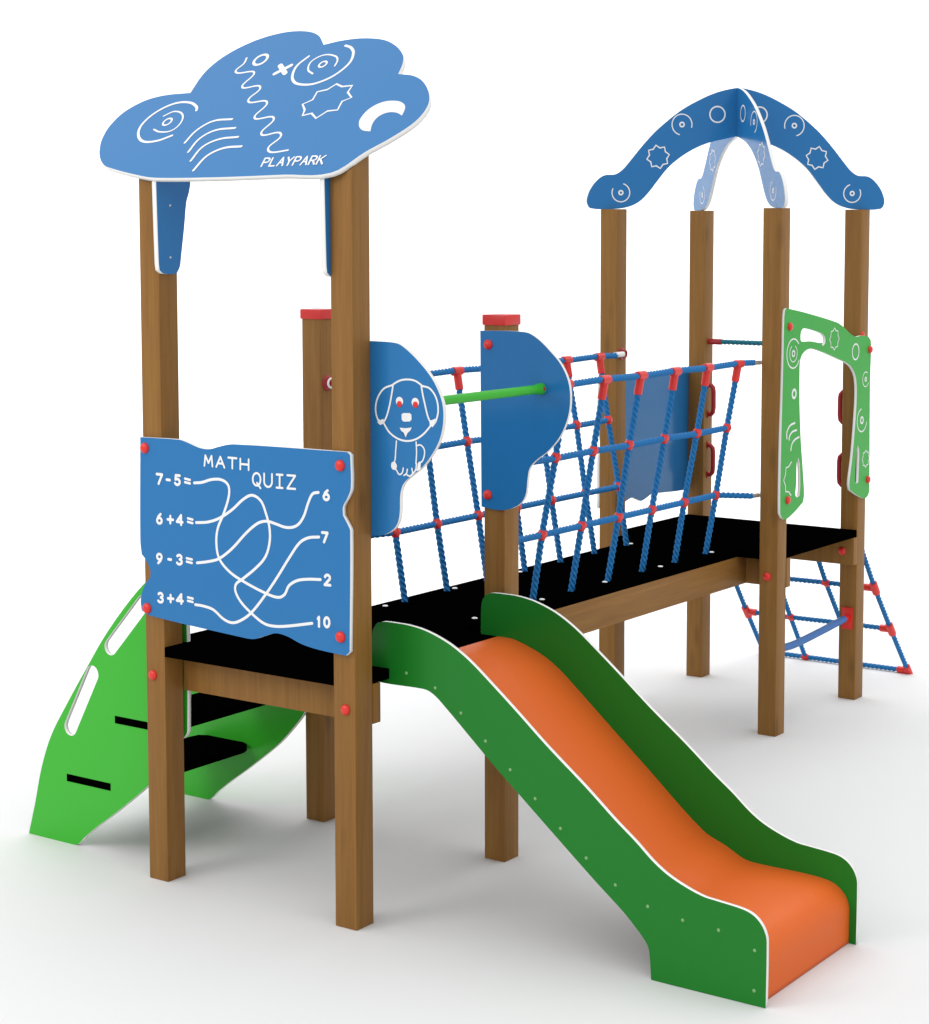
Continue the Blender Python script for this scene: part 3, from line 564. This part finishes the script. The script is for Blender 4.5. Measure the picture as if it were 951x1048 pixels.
# chute: sheet with a shallow cross dish and a thickness
prof = []
NY = 12
top_rows, bot_rows = [], []
for i, (x, z) in enumerate(chs):
    a = Vector(chs[max(0, i-1)]); b = Vector(chs[min(len(chs)-1, i+1)]); t = (b - a).normalized(); nrm = Vector((t.y, -t.x))
    if nrm.y > 0: nrm = -nrm
    if abs(t.x) < .05: nrm = Vector((-1, 0))
    tr, brw = [], []
    for k in range(NY + 1):
        f = k / NY; y = YN + ST + (YF - YN - ST) * f
        tr.append(bm.verts.new((x, y, z))); brw.append(bm.verts.new((x + nrm.x * .006, y, z + nrm.y * .006)))
    top_rows.append(tr); bot_rows.append(brw)
for rows, flip in ((top_rows, False), (bot_rows, True)):
    for a, b in zip(rows, rows[1:]):
        for k in range(NY):
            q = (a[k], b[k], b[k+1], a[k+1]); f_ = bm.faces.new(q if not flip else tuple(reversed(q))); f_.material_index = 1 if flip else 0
for r_ in (0, -1):
    for k in range(NY): bm.faces.new((top_rows[r_][k], top_rows[r_][k+1], bot_rows[r_][k+1], bot_rows[r_][k]))
slide = link("slide", to_mesh(bm, [orange, chute_under], 'all'), root, "orange slide bed between dark green side boards")
for y in (YN, YF):
    pl = Plane((0, y, 0), (1, 0, 0), (0, 0, 1))
    bmx = board(pl, smooth_line(out, True, 5, 38), [], ST, green_dark, white)
    sp = link("side_board", to_mesh(bmx, [green_dark, white], auto='keep'), slide, "near dark green side board of the slide" if y < .5 else "far dark green side board of the slide")
for x, z in DATA['slide_bolts']: dome("screw", (x, YN, z), (0, -1, 0), .0062, screw_m, slide, .003)

# ------------------------------------------------------------------ step ladder at the left
sl = [tuple(p) for p in DATA['step_left']]; sb = [tuple(p) for p in DATA['step_bottom']]
out = [(.0, .585), (.0, 1.19), (-.02, 1.235), (-.07, 1.24), (-.13, 1.215)] + sl[:-1] + [(-.936, .001), (-.652, .001)] + [(-.592, .047)] + sb[1:] + [(-.1606, .385), (-.085, .47), (-.045, .537), (-.02, .552)]
def capsule(a, b, r, mid=None):
    a, b = Vector(a), Vector(b); t = (b - a).normalized(); ang = math.degrees(math.atan2(t.y, t.x))
    A1 = circ(a, r, ang + 90, ang + 270, 24); B1 = circ(b, r, ang - 90, ang + 90, 24)
    if mid:
        m = Vector(mid); q = Vector((-t.y, t.x)) * r
        return A1 + [tuple(m - q)] + B1 + [tuple(m + q)]
    return A1 + B1
holes = [capsule((-.668, .500), (-.533, .742), .036), capsule((-.424, .868), (-.235, 1.070), .034)]
for y in (.12, .92):
    pl = Plane((0, y, 0), (1, 0, 0), (0, 0, 1))
    bmx = board(pl, smooth_line(out, True, 5, 45), [list(h) for h in holes], .02, green_bright, white)
    link("ladder_side", to_mesh(bmx, [green_bright, white], auto='keep'), root, "near bright green ladder side with two oval hand holes" if y < .5 else "far bright green ladder side beyond the steps")
def tread(x0, x1, xin, z0, z1, lab):
    r = .05
    o = [(x0, .119), (x1, .119), (x1, .139)] + [(xin, .139)] + [(xin, .92 - r), (xin - .015, .92 - .015), (xin - r, .919), (x0 + r, .919), (x0 + .01, .90), (x0, .85)]
    slab("tread", o, z0, z1, black, root, lab)
tread(-.695, -.437, -.385, .267, .298, "lower black tread of the ladder")
tread(-.405, -.15, -.105, .555, .586, "upper black tread of the ladder")

# ------------------------------------------------------------------ arches
def arch(center, dirv, label, dz=0):
    half = [tuple(p) for p in DATA['arch']]
    half = [(min(0, s + .012), z + dz) for s, z in half]
    half[0] = (0, 3.312 + dz); half[-1] = (0, 3.057 + dz)
    lobe_i = 19
    left = half
    right = [(-s, z) for s, z in reversed(left)][1:-1] + []
    outl = left + right[0:]          # left half top to bottom, then mirrored bottom to top
    pl = Plane((center[0], center[1], 0), dirv, (0, 0, 1))
    pl.o = pl.o + pl.n * .009
    bm = board(pl, smooth_line(outl, True, 4, 60), [], .018, blue, white)
    for side_, mul in ((0, .0006), (1, None)):
        off = .0006 if side_ == 0 else -.0186
        for sg in (-1, 1):
            f = lambda c: (sg * -(c[0] + .012), c[1] + dz)
            a = lambda lst: [((-x if sg > 0 else x), z) for x, z in lst]
            m = DATA['arch_marks']
            def loc(c, pts): # pts relative, mirrored on the right half
                return [((c[0] + .012 + px) * (1 if sg < 0 else -1), c[1] + dz + pz) for px, pz in pts]
            strip(bm, pl, loc(m[0], circ((0, 0), .0415)), .008, off, closed=True)
            strip(bm, pl, loc(m[1], circ((0, 0), .0115)), .008, off, closed=True)
            strip(bm, pl, loc(m[1], circ((0, 0), .0545, -15, 255)), .006, off)
            strip(bm, pl, loc(m[2], star((0, 0), .062, 8, .77, .2)), .0078, off, closed=True)
            strip(bm, pl, loc(m[3], circ((0, 0), .0105)), .008, off, closed=True)
            strip(bm, pl, loc(m[3], circ((0, 0), .048, -205, 72)), .006, off)
    return link("arch", to_mesh(bm, [blue, white, paint], auto='keep'), root, label)
cc = (.427, D2 + (W + P) / 2)
arch(cc, (1, 1, 0), "blue arch board seen broadside over the far tower")
arch(cc, (1, -1, 0), "blue arch board seen almost edge-on over the far tower", .0)

# ------------------------------------------------------------------ leaf green window frame board
fp = Plane((.969, 0, 0), (0, 1, 0), (0, 0, 1))
bm = board(fp, smooth_line(DATA['frame'], True, 5, 40), [smooth_line(h, True, 4, 60) for h in DATA['frame_holes']], .0145, green_mid, white)
sw = DATA['frame_swirl']
def rr(i): return abs(sw[i+1][1] - sw[i][1])
strip(bm, fp, circ(sw[0], .074, 40, 330), .007, .0006)
strip(bm, fp, circ(sw[0], .042, 120, 420), .005, .0006); strip(bm, fp, circ(sw[0], .014), .008, .0006, closed=True)
strip(bm, fp, circ(sw[2], .040, 60, 330), .005, .0006); strip(bm, fp, circ(sw[2], .010), .008, .0006, closed=True)
strip(bm, fp, circ(sw[4], .062, 100, 345), .007, .0006); strip(bm, fp, circ(sw[4], .017), .010, .0006, closed=True)
strip(bm, fp, circ(sw[6], .042), .008, .0006, closed=True); strip(bm, fp, circ(sw[8], .021), .013, .0006, closed=True)
strip(bm, fp, star(sw[10], .058, 8, .80), .006, .0006, closed=True)
strip(bm, fp, star(sw[12], .047, 8, .80), .006, .0006, closed=True)
st = star((sw[14][0] + .012, sw[14][1]), .085, 8, .82)
strip(bm, fp, [p for p in st[4:13]], .007, .0006)
for pts in DATA['frame_arcs']: strip(bm, fp, smooth_line(pts, False, 5, 90), .010, .0006)
fr = link("window_board", to_mesh(bm, [green_mid, white, paint], auto='keep'), root, "leaf green frame board with a big window opening")
for y, z in DATA['frame_bolts'][:4]: dome("bolt_cap", (.969, y, z), (1, 0, 0), .021, red, fr)

# blue wavy board on the far left of the arched tower
bp_ = Plane((-P - .001, D2 + .05, 0), (0, 1, 0), (0, 0, 1))
o2 = [(-.045, 1.085), (.17, 1.08), (.225, 1.093), (.29, 1.104), (.345, 1.088), (.385, 1.075), (.44, 1.085), (.50, 1.10), (.85, 1.085), (1.0, 1.10), (1.0, 1.36), (.98, 1.43), (1.0, 1.50), (1.0, 1.77), (.70, 1.782), (.62, 1.768), (.52, 1.762), (.40, 1.783), (-.045, 1.785), (-.045, 1.50), (-.02, 1.43), (-.045, 1.36)]
bm = board(bp_, smooth_line(o2, True, 5, 75), [], .018, blue, white)
link("back_board", to_mesh(bm, [blue, white], auto='keep'), root, "plain blue board with wavy edges behind the rope bridge")

# ------------------------------------------------------------------ grips and top bar of the climbing entry
def grip(x, sx, y, z0, z1, parent):
    d = .036 * sx; r = .0130
    pts = [(x, z0 + .012)]
    path = [Vector((x, y, z0 + .015)), Vector((x + d*.55, y, z0 + .017)), Vector((x + d*.9, y, z0 + .03)), Vector((x + d, y, z0 + .055)),
            Vector((x + d, y, z1 - .055)), Vector((x + d*.9, y, z1 - .03)), Vector((x + d*.55, y, z1 - .017)), Vector((x, y, z1 - .015))]
    bm = bmesh.new(); tube(bm, path, r, 12)
    box(bm, (min(x, x + .006*sx), y - .014, z0 - .004), (max(x, x + .006*sx), y + .014, z0 + .034), .002)
    box(bm, (min(x, x + .006*sx), y - .014, z1 - .034), (max(x, x + .006*sx), y + .014, z1 + .004), .002)
    return link("hand_grip", to_mesh(bm, [red_grip], True), parent)
yg = D2 + W + .05
for z0, z1 in ((1.50, 1.70), (1.155, 1.355)):
    grip(0, 1, yg, z0, z1, pF); grip(W - P, -1, yg, z0, z1, pH)
bm = bmesh.new(); rope(bm, dense((.06, yg, 1.932), (W - P - .06, yg, 1.932)), .0150)
tr_ = link("top_rope_bar", to_mesh(bm, [rope_teal], True), root, "teal rope bar with red ends between the two rear posts")
for a, b in (((.0, yg, 1.932), (.085, yg, 1.932)), ((W - P, yg, 1.932), (W - P - .085, yg, 1.932))):
    simple_tube("rope_end", [a, b], .0165, red_grip, tr_)

# ------------------------------------------------------------------ rope side nets of the bridge
def sleeve(bm, a, b, r=.0155):
    a, b = Vector(a), Vector(b); n = (b - a).normalized(); L = (b - a).length
    tube(bm, [a, a + n * .003, b - n * .003, b], [r * .86, r, r, r * .86], 14)
def connector(pos, along, branch, parent, la=.034, lb=.088, r=.0210):
    bm = bmesh.new(); p = Vector(pos); al = Vector(along).normalized(); b = Vector(branch).normalized()
    sleeve(bm, p - al * la, p + al * la, r); sleeve(bm, p - b * r * .5, p + b * lb, r * .92)
    return link("rope_connector", to_mesh(bm, [red], True), parent)
def joint(pos, along, across, parent, r=.0195, l=.022):
    bm = bmesh.new(); p = Vector(pos)
    for d in (along, across):
        d = Vector(d).normalized(); tube(bm, [p - d * l, p - d * l * .6, p + d * l * .6, p + d * l], [r * .78, r, r, r * .78], 12)
    return link("rope_joint", to_mesh(bm, [red], True), parent)
def anchor(pos, axis, parent, out=(0, -1, 0), em=None):
    """round red plate with an eye and a white ferrule for the rope end"""
    p = Vector(pos); ax = Vector(axis).normalized()
    pl_ = dome("anchor_plate", p, ax, .034, red_grip, parent, .008)
    bm = bmesh.new(); o_ = Vector(out).normalized()
    c = p + ax * .022
    ring = [c + Vector((0, 1, 0)) * .020 * cos(2*pi*k/24) + Vector((0, 0, 1)) * .020 * sin(2*pi*k/24) for k in range(25)]
    tube(bm, ring, .0045, 8, cap=False)
    tube(bm, [c + o_ * .020, c + o_ * .085], .0125, 14)
    return link("anchor_eye", to_mesh(bm, [em or bolt_w], True), parent)

Y0, DY = 1.285, .3125
YV = [Y0 + DY * k for k in range(7)]
def side_net(xt, xb, z_top, y_start, y_end, label, inward):
    zm, zl, zb = 1.584, 1.242, DECK
    xz = lambda z: xt + (xb - xt) * (z_top - z) / (z_top - zb)
    bm = bmesh.new()
    ys = [y_start] + YV + [y_end]
    pts = []
    for i, y in enumerate(ys): pts.append((xt, y, z_top + (.004 if i % 2 else -.002)))
    rope(bm, poly(pts)); net = link("side_net", to_mesh(bm, [rope_blue], True), root, label)
    bm = bmesh.new(); rope(bm, poly([(xz(zm), y, zm - .004 * (k % 2)) for k, y in enumerate(YV)])); link("level_rope", to_mesh(bm, [rope_blue], True), net)
    bm = bmesh.new(); rope(bm, poly([(xt, y_start, z_top - .675)] + [(xz(zl), y, zl) for y in YV] + [(xt, y_end, z_top - .675)])); link("level_rope", to_mesh(bm, [rope_blue], True), net)
    for k, y in enumerate(YV):
        ph = .006 * sin(k * 1.7)
        path = poly([(xt, y, z_top - .01), (xz(zm), y + ph, zm), (xz(zl), y - ph, zl), (xb, y, zb - .01)])
        bm = bmesh.new(); rope(bm, path); link("upright_rope", to_mesh(bm, [rope_blue], True), net)
        connector((xt, y, z_top), (0, 1, 0), (xz(zm) - xt, ph, zm - z_top), net)
        joint((xz(zm), y + ph, zm), (0, 1, 0), (xb - xt, 0, zb - z_top), net)
        joint((xz(zl), y - ph, zl), (0, 1, 0), (xb - xt, 0, zb - z_top), net, .0195)
    return net
n1 = side_net(.83, .655, 1.903, W + P + .09, D2 - .04, "blue rope side net of the bridge beside the slide", -1)
n2 = side_net(.022, .195, 1.909, W + P + .0, D2 - .035, "blue rope side net along the far side of the bridge", 1)
anchor((0, D2 + .05, 1.911), (1, 0, 0), n2, em=red_grip)
simple_tube('rope_ferrule', [(.022, D2 - .045, 1.911), (.022, D2 + .03, 1.911)], .0145, bolt_w, n2)
for z_ in (1.9, 1.229): dome('anchor_plate', (W - P, D2 + .035, z_), (-1, 0, 0), .028, steel, n1, .012)
anchor((0, W + .045, 1.911), (1, 0, 0), n2, (0, 1, 0))
simple_tube("rope_ferrule", [(.83, D2 - .045, 1.9), (.845, D2 + .0, 1.9)], .0115, steel, n1)
simple_tube("rope_ferrule", [(.83, D2 - .045, 1.229), (.845, D2 + .0, 1.229)], .0115, steel, n1)
simple_tube("rope_ferrule", [(.022, D2 - .035, 1.234), (.01, D2 + .05, 1.22)], .0115, steel, n2)

# ------------------------------------------------------------------ climbing net at the back
cy = [(4.392, .885), (4.487, .753), (4.617, .573), (4.838, .304), (5.085, .018)]
def cp(x, z):
    for (y0, z0), (y1, z1) in zip(cy, cy[1:]):
        if z >= z1: t = (z0 - z) / (z0 - z1); return Vector((x, y0 + (y1 - y0) * t, z))
    return Vector((x, cy[-1][0], z))
cols = [(.04, .004), (.345, .282), (.635, .626), (.925, .937)]      # x at the top, x at the ground
def cx_(c, z): return c[0] + (c[1] - c[0]) * (1 - min(z, .88) / .88)
lv = [.573, .304, .018]
def crope(pts): bm = bmesh.new(); rope(bm, poly(pts), .0150); return to_mesh(bm, [rope_blue], True)
cn = link("climbing_net", crope([cp(cx_(cols[3], z), z) for _, z in cy]), root, "blue rope climbing net with red joints leaning from the far deck to the ground")
for c in cols[:3]: link("upright_rope", crope([cp(cx_(c, z), z) for _, z in cy]), cn)
for z in lv:
    z = max(z, .018)
    link("level_rope", crope([cp(cx_(cols[0], z), z), cp(cx_(cols[1], z), z) - Vector((0, 0, .003 if z > .1 else 0)), cp(cx_(cols[2], z), z), cp(cx_(cols[3], z), z)]), cn)
    dn = (cp(0, max(.018, z - .05)) - cp(0, max(.018, z - .05) + .1)).normalized()
    for i, c in enumerate(cols):
        p = cp(cx_(c, z), z)
        if i in (0, 3): connector(p, dn if z > .1 else dn, (1 if i == 0 else -1, 0, 0), cn, .042, .064, .0225)
        else: joint(p, (1, 0, 0), dn, cn, .0185, .022)

# the rope step hanging between the two right-hand posts of the far tower
pth = [(.905, D2 + P + .03, .425), (.905, D2 + .30, .418), (.905, D2 + .60, .432), (.905, D2 + W - .05, .452)]
rs = simple_tube("rope_step", smooth_line(pth, False, 8), .0195, tube_blue, root, label="thick blue sagging step rope with red end fittings")
for y, s, z in ((D2 + W, -1, .452), (D2 + P, 1, .425)):
    bm = bmesh.new()
    box(bm, (.873, min(y, y + .012*s), z - .062), (.937, max(y, y + .012*s), z + .058), .004)
    tube(bm, [Vector((.905, y, z)), Vector((.905, y + .05 * s, z - .004))], .020, 14)
    link("end_fitting", to_mesh(bm, [red], True), rs)
